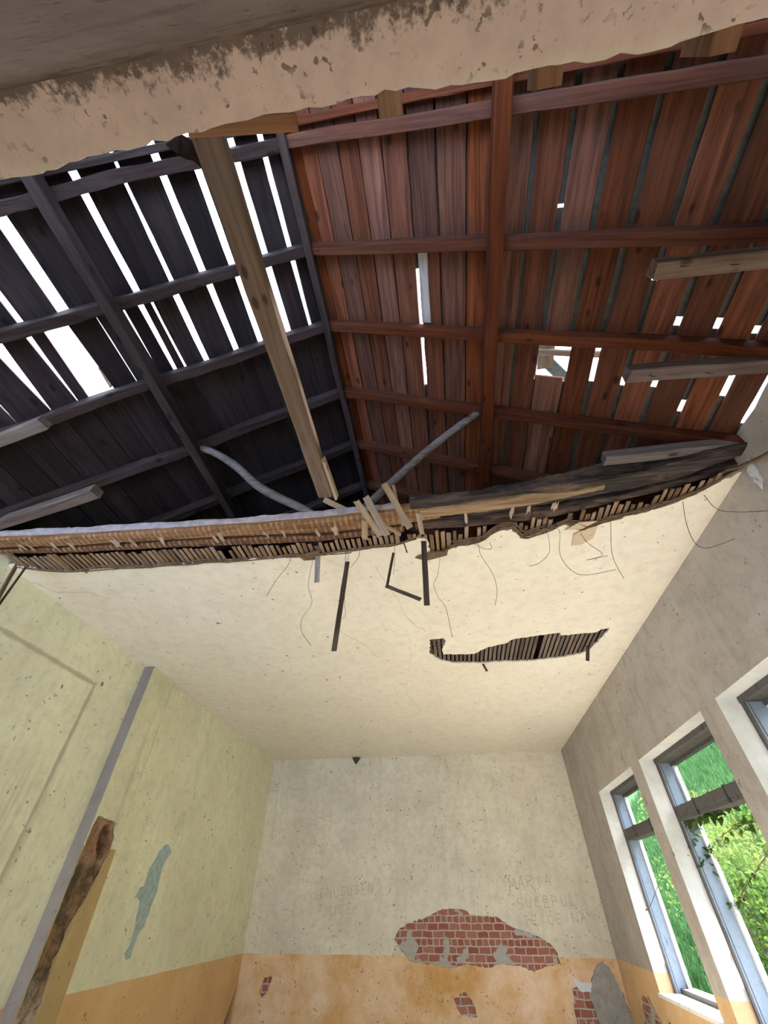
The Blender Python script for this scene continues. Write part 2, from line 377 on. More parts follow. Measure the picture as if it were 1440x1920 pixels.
wf = plate('wall_far', far_o, [rag(patch, .012, .04, 1), rag(patch2, .014, .05, 2), rag([(-3.48, -.94), (-3.34, -.93), (-3.38, -1.08), (-3.47, -1.17), (-3.53, -1.1)], .01, .04, 3),
      rag([(-.30, -1.12), (-.1, -1.05), (0, -1.14), (.05, -1.3), (-.2, -1.3)], .012, .04, 4)], .03, (0, YF, 0), (1, 0, 0), (0, 0, 1), M['wall_far'])
tag(wf, kind='structure')
bm = bmesh.new(); bx(bm, (XL - .4, YF + .03, ZF), (XR + .5, YF + .33, 2.45)); from_bm('brick_masonry', bm, M['brick_far'], wf)
# loose white flake inside the lower hole
plate('loose_plaster', rag([(1.57, -.84), (1.63, -.90), (1.75, -.93), (1.88, -.92), (1.84, -1.02), (1.7, -1.03), (1.64, -.97)], .008, .03, 5), [], .012, (0, YF - .004, 0), (1, 0, 0), (0, 0, 1), M['frame_white'], wf)
plate('loose_plaster', rag([(1.98, -.78), (2.10, -.70), (2.2, -.76), (2.3, -1.0), (2.34, -1.3), (2.28, -1.69), (1.95, -1.69), (1.8, -1.05), (1.9, -.9)], .008, .05, 6), [], .015, (0, YF + .018, 0), (1, 0, 0), (0, 0, 1), M['render'], wf)
# scratched names
GL = {'M': [[(0, 0), (0, 1), (.5, .3), (1, 1), (1, 0)]], 'A': [[(0, 0), (.5, 1), (1, 0)], [(.2, .4), (.8, .4)]], 'R': [[(0, 0), (0, 1), (.8, .9), (.8, .6), (0, .5), (.9, 0)]],
      'I': [[(.5, 0), (.5, 1)]], 'S': [[(.9, .9), (.2, 1), (.1, .6), (.8, .45), (.8, .05), (.1, 0)]], 'U': [[(0, 1), (.1, .1), (.8, .05), (.9, 1)]], 'C': [[(.9, .95), (.2, .9), (.1, .2), (.9, .05)]],
      'E': [[(.9, 1), (.1, 1), (.1, 0), (.9, 0)], [(.1, .5), (.7, .5)]], 'P': [[(.1, 0), (.1, 1), (.8, .9), (.8, .55), (.1, .5)]], 'L': [[(.1, 1), (.1, 0), (.8, 0)]], 'T': [[(.5, 0), (.5, 1)], [(0, 1), (1, 1)]],
      'N': [[(0, 0), (0, 1), (.9, 0), (.9, 1)]], 'J': [[(.2, .1), (.5, 0), (.7, .2), (.7, 1)]], 'G': [[(.9, .9), (.2, .95), (.1, .1), (.8, .1), (.85, .5), (.5, .5)]]}
def scratch(text, x, z, h, adv, name='scratched_writing', slope=0.0):
    bm = bmesh.new(); rng = random.Random(len(text) + int(x * 10))
    for i, ch in enumerate(text):
        for st in GL.get(ch, []):
            pts = [(x + i * adv + a * adv * .68 + rng.uniform(-.006, .006), z + i * slope + b * h + rng.uniform(-.008, .008)) for a, b in st]
            for (ax, az), (b2, bz) in zip(pts, pts[1:]):
                d = Vector((b2 - ax, bz - az)); n = Vector((-d.y, d.x)).normalized() * .0032
                q = [(ax - n.x, az - n.y), (b2 - n.x, bz - n.y), (b2 + n.x, bz + n.y), (ax + n.x, az + n.y)]
                v0 = [bm.verts.new((u, YF - .0012, v)) for u, v in q]; v1 = [bm.verts.new((u, YF + .001, v)) for u, v in q]
                bm.faces.new(v0); bm.faces.new(v1[::-1])
                for k in range(4): bm.faces.new((v0[k], v0[(k + 1) % 4], v1[(k + 1) % 4], v1[k]))
    return from_bm(name, bm, M['scratch'], wf)
scratch('MARIA', .85, .14, .17, .155, slope=.012)
scratch('SUCEPUL', .93, -.10, .14, .15, slope=.008)
scratch('TEILEINA', 1.0, -.30, .12, .135, slope=.006)
scratch('JENUGUGEN', -2.75, .02, .14, .13, slope=.01)
scratch('JUCE', -2.55, -.20, .14, .15, slope=.01)
bm = bmesh.new()

# left wall: near stretch, pilaster, far stretch
wl = plate('wall_left', [(YB, ZF), (4.95, ZF), (4.95, 2.42), (YB, 2.42)], [],
           .012, (XL - .05, 0, 0), (0, 1, 0), (0, 0, 1), M['wall_left'])
tag(wl, kind='structure')
bm = bmesh.new(); bx(bm, (XL - .40, YB - .3, ZF), (XL - .17, YF + .3, 2.42)); from_bm('wall_core', bm, M['wall_left'], wl)
plate('plaster_face', [(5.5, ZF), (YF + .01, ZF), (YF + .01, ZC + .03), (5.5, ZC + .03)], [rag([(9.55, -1.69), (10.05, -1.02), (10.08, -1.0), (10.08, -1.69)], .01, .05, 9)], .05, (XL, 0, 0), (0, 1, 0), (0, 0, 1), M['wall_left'], wl)
chase = [(4.965, .56), (5.0, .67), (5.16, .665), (5.36, .64), (5.43, .52), (5.42, .38), (5.39, .22), (5.33, .02), (5.24, -.12), (5.20, -.40), (5.24, -.75), (5.24, -1.69), (4.965, -1.69), (4.965, -.6), (4.965, 0)]
pil = plate('pilaster', [(4.95, ZF), (5.5, ZF), (5.5, ZC), (4.95, ZC)], [rag(chase, .010, .045, 10)], .05, (XL + .09, 0, 0), (0, 1, 0), (0, 0, 1), M['pilaster'], wl)
# crumbled masonry seen in the broken strip, with its own relief and a socket hole
bm = bmesh.new(); nu, nv = 30, 150; grid = []
for j in range(nv + 1):
    row = []
    for i in range(nu + 1):
        y = 4.955 + i / nu * .54; z = ZF + j / nv * (.70 - ZF)
        dpt = .03 + .022 * noise.noise(Vector((y * 9, z * 7, 3))) + .012 * noise.noise(Vector((y * 30, z * 26, 1)))
        hh = (y - 5.27) ** 2 / .0055 + (z - .47 + (y - 5.27) * .8) ** 2 / .014
        if hh < 1.25: dpt += .20 * min(1, (1.25 - hh) * 5)
        row.append(bm.verts.new((XL + .085 - dpt, y, z)))
    grid.append(row)
for j in range(nv):
    for i in range(nu): bm.faces.new((grid[j][i], grid[j][i + 1], grid[j + 1][i + 1], grid[j + 1][i]))
m_, nt_, b_ = new_mat('broken_plaster_and_brick')
g_ = pos(nt_)
c_ = mix(nt_, ramp(nt_, noise_(nt_, g_, 7, 8, .75), .42, .56), (.30, .18, .10), (.10, .075, .05))
sepn = nt_.nodes.new('ShaderNodeSeparateXYZ'); nt_.links.new(g_, sepn.inputs[0])
low_ = ramp(nt_, math_(nt_, 'ADD', math_(nt_, 'ADD', sepn.outputs['Z'], math_(nt_, 'MULTIPLY', noise_(nt_, g_, 12, 4), .5)), 1.0), .55, .75, (1, 1, 1, 1), (0, 0, 0, 1))
c_ = mix(nt_, low_, c_, mix(nt_, ramp(nt_, noise_(nt_, g_, 15, 6, .7), .4, .6), (.55, .46, .40), (.22, .16, .10)))
top_ = ramp(nt_, math_(nt_, 'ADD', sepn.outputs['Z'], math_(nt_, 'MULTIPLY', noise_(nt_, g_, 8, 4), .3)), .40, .46)
c_ = mix(nt_, top_, c_, mix(nt_, ramp(nt_, noise_(nt_, g_, 10, 6, .7), .4, .62), (.42, .27, .17), (.22, .12, .06)))
nt_.links.new(c_, b_.inputs['Base Color']); bump(nt_, b_, noise_(nt_, g_, 30, 6, .7), .8, .02)
from_bm('broken_masonry', bm, m_, wl)
bm = bmesh.new(); bx(bm, (XL - .058, 4.948, ZF), (XL + .088, 4.956, ZC)); from_bm('pilaster_side', bm, plaster('shaded_side_plaster', (.30, .26, .23), (.24, .20, .18), None, .68, .2, .8), wl)  # near side: its shade is painted in as a greyer plaster
bm = bmesh.new(); bx(bm, (XL - .058, 5.492, ZF), (XL + .088, 5.50, ZC)); from_bm('pilaster_side', bm, M['wall_left'], wl)
# pale blue paint run left on the plaster
blue = [(6.62, .55), (6.72, .56), (6.83, .49), (6.76, .40), (6.72, .33), (6.75, .10), (6.68, -.22), (6.60, -.30), (6.58, -.48), (6.50, -.50), (6.43, -.44), (6.50, -.36), (6.47, -.2), (6.42, 0), (6.33, .03), (6.28, .0), (6.34, .12), (6.42, .13), (6.42, .30), (6.50, .40), (6.52, .47)]
plate('blue_paint_streak', rag(blue, .008, .05, 12), [], .002, (XL + .0015, 0, 0), (0, 1, 0), (0, 0, 1), M['paint_blue'], wl)
plate('peeled_patch', rag([(6.74, .62), (6.84, .60), (6.98, .72), (7.0, .9), (6.9, .98), (6.78, .92), (6.72, .78)], .012, .04, 13), [], .002, (XL + .0012, 0, 0), (0, 1, 0), (0, 0, 1), plaster('pale_scar', (.74, .73, .54), (.58, .56, .40), None, .6, 0, 1), wl)

# right wall: three windows in view, plus an unseen one added for daylight
WIN = [(6.56, 8.32), (4.38, 6.23), (2.20, 4.06), (.02, 1.88)]
ZS, ZH = -.84, 1.28
prof_top = rag([(YF + .3, 2.40), (6.0, 2.40), (3.0, 2.44), (2.5, 2.47), (2.25, 2.52), (1.9, 2.50), (YB - .3, 2.50)], .02, .12, 14, closed=False)
wr = plate('wall_right', [(YB - .3, ZF), (YF + .3, ZF)] + prof_top, [[(a, ZS), (b, ZS), (b, ZH), (a, ZH)] for a, b in WIN], .30, (XR + .30, 0, 0), (0, 1, 0), (0, 0, 1), M['wall_right'])
tag(wr, kind='structure')
wr.data.materials.append(plaster('white_reveal_plaster', (.66, .65, .61), (.54, .52, .47), OCHRE2, .70, .1, .8))
for p in wr.data.polygons:
    if abs(p.normal.x) < .5 and -1 < p.center.z < 1.4 and -.1 < p.center.y < 9: p.material_index = 1
# spalled flakes on it
for i, (y, z, w_, h_) in enumerate(((2.24, 2.19, .05, .11), (2.16, 1.83, .05, .10))):
    plate('loose_plaster', rag([(y - w_, z + h_), (y + w_ * .6, z + h_ * .6), (y + w_, z - h_), (y - w_ * .3, z - h_ * .6)], .008, .03, 20 + i), [], .012, (XR - .003, 0, 0), (0, 1, 0), (0, 0, 1), M['frame_white'], wr)
plate('bare_patch', rag([(8.9, -.92), (9.2, -.98), (9.5, -1.3), (9.6, -1.69), (8.3, -1.69), (8.5, -1.2)], .02, .05, 30), [], .004, (XR - .002, 0, 0), (0, 1, 0), (0, 0, 1), M['brick_left'], wr)

# windows: lined box, outer frame, transom, sill
for i, (a, b) in enumerate(WIN):
    w_ = empty('window_%d' % (i + 1), (XR + .2, (a + b) / 2, ZS)); tag(w_, kind='structure')
    x0, x1, x2 = XR + .185, XR + .34, XR + .385
    def part(nm, A, B, mt):
        bm = bmesh.new(); bx(bm, A, B); o = from_bm(nm, bm, M[mt]);
        if nm == 'hinge_plate': o.parent = tr_; return o
        o.parent = w_; o.matrix_parent_inverse = Matrix.Translation(w_.location).inverted()
        return o
    part('jamb_lining', (x0, b - .035, ZS), (x1, b, ZH), 'frame'); part('jamb_lining', (x0, a, ZS), (x1, a + .035, ZH), 'frame')
    part('outer_post', (x1, b - .075, ZS), (x2, b + .02, ZH), 'frame_white'); part('outer_post', (x1, a - .02, ZS), (x2, a + .075, ZH), 'frame_white')
    part('inner_post', (x0 - .008, b - .040, ZS), (x0 + .012, b, ZH), 'frame_dark'); part('inner_post', (x0 - .008, a, ZS), (x0 + .012, a + .040, ZH), 'frame_dark')
    part('inner_rebate', (x0 + .03, b - .039, ZS), (x0 + .036, b - .03, ZH), 'frame_dark')
    part('head_lining', (x0 - .015, a, ZH - .05), (x1, b, ZH), 'frame_dark'); part('head_frame', (x1 - .01, a, ZH - .085), (x2, b, ZH), 'frame_dark')
    tr_ = part('transom', (x0 + .01, a + .03, .66), (x1 - .01, b - .03, .705), 'frame_dark'); part('transom_rail', (x0, a + .03, .70), (x0 + .035, b - .03, .79), 'frame_dark'); part('transom_rail', (x1 - .03, a + .03, .67), (x2, b - .03, .77), 'frame_dark')
    for k in (.30, .68):
        hp = part('hinge_plate', (x0 - .004, a + (b - a) * (1 - k) - .012, .66), (x0 + .04, a + (b - a) * (1 - k) + .012, .80), 'wire')
    part('window_sill', (XR - .02, a - .02, ZS - .03), (XR + .30, b + .02, ZS + .004), 'frame_white'); part('outer_sill', (XR + .25, a, ZS), (x2 + .05, b, ZS + .05), 'frame_dark')
# back wall above the doorway the photo was taken from
wb_ = plate('wall_back', [(XL - .3, ZF), (XR + .3, ZF), (XR + .3, 2.36), (XL - .3, 2.36)], [[(-.75, ZF + .01), (.65, ZF + .01), (.65, .38), (-.75, .38)]], .30, (0, YB, 0), (-1, 0, 0), (0, 0, 1), M['wall_back'])
tag(wb_, kind='structure')

# ceiling: what is left of it
ED = [(-3.98, 2.62), (-3.63, 2.76), (-3.4, 2.80), (-3.08, 2.79), (-2.56, 2.83), (-1.76, 2.85), (-1.3, 2.86), (-1.0, 2.87), (-.6, 2.85), (-.3, 2.83), (-.15, 2.78), (-.02, 2.77), (.02, 3.0), (.12, 3.02), (.2, 2.92), (.46, 2.89), (.6, 2.75), (.72, 2.74), (.8, 2.88), (1.0, 2.83), (1.2, 2.72), (1.3, 2.86), (1.42, 2.77), (1.75, 2.69), (2.1, 2.53), (2.32, 2.33), (2.38, 2.30)]
hole = [(-.10, 4.69), (.07, 4.67), (.10, 4.75), (.05, 4.95), (.05, 5.12), (.22, 5.14), (.45, 5.16), (.62, 4.98), (.80, 4.93), (.93, 4.80), (1.3, 4.74), (1.45, 4.72), (1.47, 4.80), (1.86, 4.77), (1.90, 4.70), (2.0, 4.68), (1.97, 4.9), (1.90, 5.22), (1.80, 5.35), (1.5, 5.44), (1.2, 5.48), (.9, 5.46), (.5, 5.45), (.2, 5.42), (.02, 5.3), (-.12, 5.08)]
# plates seen from below: U = -x so that U x V points down
cl = plate('ceiling', [(-x, y) for x, y in rag(ED, .022, .035, 40, closed=False)] + [(-XR - .02, YF + .02), (-XL + .04, YF + .02)], [[(-x, y) for x, y in rag(hole, .012, .04, 41)]], .022, (0, 0, ZC), (-1, 0, 0), (0, 1, 0), M['ceiling'])
tag(cl, kind='structure')
bm = bmesh.new(); bx(bm, (XL - .2, 3.3, ZC + .14), (XR + .1, YF + .2, ZC + .16)); from_bm('upper_deck', bm, M['shaded_wood'], cl)
rem = plate('ceiling', [(-x, y) for x, y in rag([(-4.0, YB - .1), (-4.0, .10), (-2.3, .03), (-1.75, .04), (-1.6, .05), (-1.3, .03), (-.83, .02), (-.45, .012), (-.2, .022), (0, .01), (.3, .04), (.57, .033), (1.0, .045), (1.39, .02), (2.4, .02), (2.4, YB - .1)], .008, .05, 42)], [], .03, (0, 0, ZC), (-1, 0, 0), (0, 1, 0),
            plaster('pinkish_ceiling', (.74, .58, .52), (.60, .47, .42), None, .60, 0, .9, None, None, mould_edge))
tag(rem, kind='structure')
# ------------------------------------------------------------------ roof: covering, boards, rafters, purlins, ridge
def RW(side, s, y, off=0.0):
    """point on a roof slope: s metres down from the ridge, off metres outward"""
    return Vector((RX + side * (s - 0) / CS + side * off * SL / CS, y, ZR - SL * s / CS + off / CS))
def sheet(side, outline, holes, name, mat, off, th=.012):
    U = (RW(side, 1, 0) - RW(side, 0, 0)).normalized(); V = Vector((0, 1, 0))
    org = RW(side, 0, 0, off)
    return plate(name, outline, holes, th, org, U, V, mat)
rect = lambda a, b, c, d: [(a, c), (b, c), (b, d), (a, d)]
rholes = [rect(1.95, 2.22, 1.5, 1.86), rect(2.33, 2.44, 1.50, 1.84), rect(2.79, 2.84, 1.32, 1.38), rect(2.99, 3.06, 1.32, 1.39), rect(3.20, 3.27, 1.36, 1.41), rect(2.99, 3.07, 1.49, 1.54), rect(3.19, 3.28, 1.49, 1.57),
          rect(2.57, 2.65, 1.77, 1.85), rect(2.77, 2.86, 1.76, 1.84), rect(3.20, 3.29, 1.66, 1.86), rect(3.39, 3.50, 1.60, 2.06), rect(.92, 1.0, 1.02, 2.03), rect(2.57, 2.64, 1.05, 1.10), rect(1.94, 2.0, .66, .68), rect(3.0, 3.08, 1.92, 2.02)]
rc = sheet(1, rect(-.02, 4.25, -3, YF + .4), rholes, 'roof_covering', M['tile'], .045)
tag(rc, 'grey roof sheeting showing through board gaps, right slope', 'roof covering')
lh = [rag([(.06, -.28), (2.95, -.28), (2.95, 1.47), (.06, 1.47)], .012, .12, 50), ]
lc = sheet(-1, rect(-.02, 4.25, -3, YF + .4), lh, 'roof_covering', M['tile'], .045)
tag(lc, 'roof sheeting over left slope, torn open where the sky shows', 'roof covering')

def board(side, s0a, s1a, y0, s0b, s1b, y1, mat, label, group, seed, th=.022):
    rng = random.Random(seed)
    U = (RW(side, 1, 0) - RW(side, 0, 0)).normalized(); Y = Vector((0, 1, 0)); N = Y.cross(U) if side < 0 else U.cross(Y)
    if N.z < 0: N = -N
    X = Y; Yl = N.cross(X)        # local frame: x along the board, z outward
    sg = 1 if Yl.dot(U) > 0 else -1
    L = y1 - y0; seg = max(3, int(L / .16)); bm = bmesh.new(); rings = []
    for i in range(seg + 1):
        t = i / seg; a = s0a + (s0b - s0a) * t + rng.uniform(-.003, .003); b = s1a + (s1b - s1a) * t + rng.uniform(-.003, .003)
        z = .003 * noise.noise(Vector((seed, t * L, 0)))
        rings.append([bm.verts.new((t * L, sg * a, z)), bm.verts.new((t * L, sg * b, z)), bm.verts.new((t * L, sg * b, z + th)), bm.verts.new((t * L, sg * a, z + th))])
    for i in range(seg):
        for k in range(4): bm.faces.new((rings[i][k], rings[i][(k + 1) % 4], rings[i + 1][(k + 1) % 4], rings[i + 1][k]))
    bm.faces.new(rings[0]); bm.faces.new(rings[-1][::-1])
    o = from_bm('roof_board', bm, mat); p = RW(side, 0, y0)
    o.matrix_world = Matrix(((X.x, Yl.x, N.x, p.x), (X.y, Yl.y, N.y, p.y), (X.z, Yl.z, N.z, p.z), (0, 0, 0, 1)))
    return tag(o, label, 'roof board', group)
ORD = ['first', 'second', 'third', 'fourth', 'fifth', 'sixth', 'seventh', 'eighth', 'ninth', 'tenth', 'eleventh', 'twelfth', 'thirteenth', 'fourteenth', 'fifteenth', 'sixteenth', 'seventeenth', 'eighteenth', 'nineteenth', 'twentieth', 'twenty-first', 'twenty-second', 'twenty-third']
# right slope
RG = [(.02, 0), (.115, .008), (.252, .010), (.428, .012), (.593, .012), (.766, .014), (.957, .018), (1.155, .016), (1.357, .014), (1.549, .02), (1.766, .030), (1.967, .034), (2.17, .032), (2.378, .034), (2.60, .034), (2.81, .036), (3.03, .036), (3.24, .036), (3.44, .036), (3.65, .03), (3.86, .02), (4.15, 0)]
for i in range(len(RG) - 1):
    a = RG[i][0] + RG[i][1] / 2; b = RG[i + 1][0] - RG[i + 1][1] / 2
    mt = M['red_wood']
    nm = ORD[i] + ' board from the ridge'
    if i == 11:
        board(1, a, b, -1.6, a, b, 1.535, mt, 'red-brown %s on right slope, above the square hole' % nm, 'boards of the right roof slope', 100 + i)
        board(1, a - .03, b + .02, 1.815, a, b, 5.4, mt, 'red-brown %s on right slope, below the square hole' % nm, 'boards of the right roof slope', 130 + i)
    elif i == 6:
        board(1, a, b, -1.6, a, b, .86, mt, 'red-brown %s on right slope, upper length near camera' % nm, 'boards of the right roof slope', 100 + i)
        board(1, a + .012, b, .87, a + .012, b, 5.4, M['pale_wood'] if False else mt, 'weathered %s on right slope beside the thin light slit' % nm, 'boards of the right roof slope', 130 + i)
    else:
        board(1, a, b, -1.6, a + random.uniform(-.003, .003), b + random.uniform(-.004, .004), 5.4, mt, 'red-brown wooden %s on right slope' % nm, 'boards of the right roof slope', 100 + i)
o = board(1, .975, 1.05, .88, .975, 1.05, 1.42, M['grey_wood'], 'short pale grey weathered board piece beside thin slit, right slope', 'boards of the right roof slope', 170, .026); o.location.z -= .012
# left slope: three lengths of boarding
LA = [(.03, 0), (.174, .042), (.393, .062), (.668, .052), (.905, .052), (1.157, -.02, .036), (1.426, .052), (1.70, .008), (1.955, .080), (2.25, .042), (2.60, .012), (2.88, .01), (3.16, .01), (3.44, .01), (3.72, .01), (4.15, 0)]
LB = [(.03, 0), (.174, .042, .03), (.390, .052), (.662, .044), (.895, .048), (1.172, .046), (1.362, .016), (1.448, .046, .03), (1.578, .018, .002), (1.78, .006), (2.07, .165, .215), (2.265, .040, .004), (2.482, .09, .0), (2.75, .01), (3.0, .01), (3.25, .01), (3.5, .01), (3.8, .01), (4.15, 0)]
LC = [(.03, 0)] + [(.03 + k * .218, .008) for k in range(1, 19)] + [(4.15, 0)]
for tbl, y0, y1, where in ((LA, -1.6, .845, 'upper length'), (LB, .855, 1.485, 'middle length'), (LC, 1.495, 5.4, 'lower length')):
    for i in range(len(tbl) - 1):
        g0, g1 = tbl[i], tbl[i + 1]
        a = g0[0] + max(.001, g0[1]) / 2; b = g1[0] - max(.001, g1[1]) / 2
        a2 = g0[0] + max(.001, g0[-1]) / 2; b2 = g1[0] - max(.001, g1[-1]) / 2
        if tbl is LA: a -= max(0, -g0[1]) ; b += max(0, -g1[1]) * 0
        board(-1, a, b, y0, a2, b2, y1, M['shaded_wood'], 'shaded %s board from the ridge on left slope, %s' % (ORD[i], where), 'boards of the left roof slope', 200 + i + int(y0 * 50))
# rafters
RY = [-.75, -.14, .17, .84, 1.47, 2.17, 2.86, 3.52, 4.2]
names = ['hidden behind the ceiling strip', 'nearest the ceiling strip', 'second down the picture', 'third down', 'fourth down', 'fifth down', 'sixth down', 'seventh down', 'lowest before the far roof']
for k, y in enumerate(RY):
    for side, sn, mt in ((1, 'right', 'rafter_wood'), (-1, 'left', 'rafter_shaded')):
        dd = .05
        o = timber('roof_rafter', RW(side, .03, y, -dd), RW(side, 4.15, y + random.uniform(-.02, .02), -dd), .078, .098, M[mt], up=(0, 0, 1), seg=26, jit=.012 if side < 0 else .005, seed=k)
        tag(o, 'brown roof rafter of the %s slope, %s' % (sn, names[k]), 'rafter', 'rafters of the %s slope' % sn)
o = timber('ridge_beam', (RX - .0, -1.6, ZR - .085), (RX, 5.4, ZR - .085), .06, .15, M['rafter_shaded'], jit=.006, seg=30)
tag(o, 'dark narrow ridge beam between both roof slopes', 'ridge beam')
o = timber('purlin', (.636, -1.6, 3.19), (.636, 5.4, 3.19), .095, .10, M['rafter_wood'], jit=.004, seg=30); tag(o, 'reddish purlin running under the right slope rafters', 'purlin')
o = timber('purlin', (-2.165, -1.6, 3.17), (-2.165, 5.4, 3.17), .085, .10, M['rafter_shaded'], jit=.006, seg=30); tag(o, 'shaded purlin running under the left slope rafters', 'purlin')
# gable ends closing the roof space
for y, nm in ((YF + .3, 'wall_far_gable'), (-2.9, 'wall_back_gable')):
    tag(plate(nm, [(-4.55, 2.3), (3.05, 2.3), (3.05, 2.35), (RX, ZR + .02), (-4.55, 2.35)], [], .1, (0, y, 0), (1, 0, 0), (0, 0, 1), M['shaded_wood']), kind='structure')
for side, sn in ((1, 'right'), (-1, 'left')):
    tag(timber('roof_rafter', RW(side, .05, .075, -.03), RW(side, 2.75 if side > 0 else 3.2, .05, -.03), .045, .06, M['rafter_wood' if side > 0 else 'rafter_shaded'], seg=20, jit=.004), 'thin extra rafter doubled beside the second rafter on %s slope' % sn, 'rafter')
# bits of the upper roof seen through the square hole
tag(timber('batten', RW(1, 1.80, 1.69, .16), RW(1, 2.45, 1.67, .16), .05, .03, M['timber_wood'], jit=.003), 'batten crossing behind the square roof hole', 'batten')
tag(timber('batten', RW(1, 1.98, 1.40, .20), RW(1, 2.0, 1.85, .20), .13, .02, M['timber_wood'], jit=.003), 'short boards seen at the left inside the square roof hole', 'batten')
tag(timber('batten', RW(1, 1.92, 1.74, .24), RW(1, 2.35, 2.1, .24), .10, .02, M['tile'], jit=.003), 'slanting grey strip seen low in the square roof hole', 'batten')
# sliver of torn sheet standing up in the wide gap
o = timber('torn_sheet_strip', RW(-1, 1.99, 1.43, .05), RW(-1, 2.01, 1.30, .17), .035, .008, M['lath_dark'], seg=5, split=.01, jit=.006)
tag(o, 'small dark torn strip sticking up in the widest sky gap', 'roofing scrap')

# ------------------------------------------------------------------ struts and loose timbers
a = RW(-1, 1.62, 2.19, -.17)
def on(p0, p1, px, py):
    """point over the photo spot lying in the upright plane through p0 and p1"""
    r = RIGHT * ((px - 720) / F_PX) + UP * ((960 - py) / F_PX) + FWD
    n = (Vector(p1) - Vector(p0)).cross(Vector((0, 0, 1)));
    t = Vector(p0).dot(n) / r.dot(n); return r * t
pA = P(365, 838, 'y', 2.17); pB = P(612, 985, 'y', 2.52)
pts = [pA] + [on(pA, pB, *q) for q in ((400, 848), (440, 872), (480, 908), (520, 932), (560, 950), (590, 968))] + [pB]
tag(tube('roof_strut', pts, [.034, .036, .038, .04, .040, .038, .037, .036], M['pole_wood'], None, 10, .06, 4), 'bent pale grey pole bracing the left purlin, foot behind the broken beam', 'strut')
pA = P(917, 762, 'y', 2.17); pB = P(672, 965, 'y', 2.52)
pts = [pA] + [on(pA, pB, *q) for q in ((880, 785), (820, 830), (770, 872), (720, 918))] + [pB]
tag(tube('roof_strut', pts, [.032, .034, .035, .036, .037, .038], M['pole_wood'], None, 10, .06, 5), 'straight greyish pole bracing the right purlin, foot behind the broken beam', 'strut')
qa, qb = P(414, 330, 'z', 2.50), P(611, 925, 'z', 2.46)
o = timber('long_timber', qa + (qa - qb) * .22, qb, .135, .09, M['pale_wood'], jit=.006, w1=.12, h1=.08, split=.02, seg=16)
o.data.materials[0] = M['timber_wood']
tag(o, 'long pale squared timber lying lengthwise across the open roof space', 'timber')
o = timber('split_timber', qb + Vector((.075, -.35, 0)), qb + Vector((.085, .04, 0)), .03, .06, M['pale_wood'], jit=.006, split=.03); tag(o, 'narrow split sliver beside the foot of the long pale timber', 'timber')
for (p0, p1, w_, h_, mt, lb, sp) in (
    ((1.345, .875, 2.47), (2.55, .93, 2.47), .09, .085, 'timber_wood', 'sawn joist stub with nails jutting from right wall, uppermost', .012),
    ((1.37, 1.49, 2.47), (2.55, 1.56, 2.47), .09, .085, 'stub_brown', 'sawn joist stub jutting from right wall, below the square hole', .012),
    ((1.40, 2.20, 2.47), (2.55, 2.18, 2.45), .09, .08, 'pole_wood', 'grey joist stub lying just above the rotten beam at right', .012),
    ((-2.64, 1.31, 2.48), (-4.1, 1.60, 2.46), .085, .07, 'stub_brown', 'grey joist stub jutting from left wall, upper one', .012),
    ((-2.72, 1.99, 2.48), (-4.1, 2.26, 2.44), .095, .08, 'stub_brown', 'brownish joist stub jutting from left wall, just above the broken beam', .012),
    ((.64, -.6, 2.41), (.645, .095, 2.41), .10, .15, 'stub_wood', 'orange-brown joist end over the ceiling strip, middle one', .004),
    ((1.285, -.6, 2.45), (1.29, .09, 2.45), .105, .23, 'stub_wood', 'orange-brown joist end over the ceiling strip, rightmost and largest', .004),
    ((.015, -.6, 2.41), (.02, .09, 2.41), .10, .15, 'stub_wood', 'orange-brown joist end over the ceiling strip, left one', .004),
    ((-.84, .005, 2.40), (-.39, .05, 2.42), .06, .045, 'stub_wood', 'short light splintered plank lying along the ceiling strip edge', .02)):
    tag(timber('joist_stub', p0, p1, w_, h_, M[mt], split=sp, jit=.004), lb, 'joist')
tag(timber('loose_batten', (-.99, .03, 2.55), (-.86, .16, 2.60), .07, .04, M['rafter_shaded'], split=.04, jit=.02, seg=6), 'crumbling dark wood scrap at the top end of the long timber', 'wood scrap')
# nails in the upper right stubs
for x, y, z in ((1.46, .87, 2.43), (1.72, .90, 2.43), (1.50, 1.50, 2.43), (1.85, 1.53, 2.43)):
    tag(tube('nail', [(x, y, z + .02), (x + .005, y - .01, z - .03), (x + .02, y - .015, z - .045)], .0025, M['wire'], None, 5), 'small bent nail under a sawn joist stub at right', 'nail', 'nails under the right joist stubs')

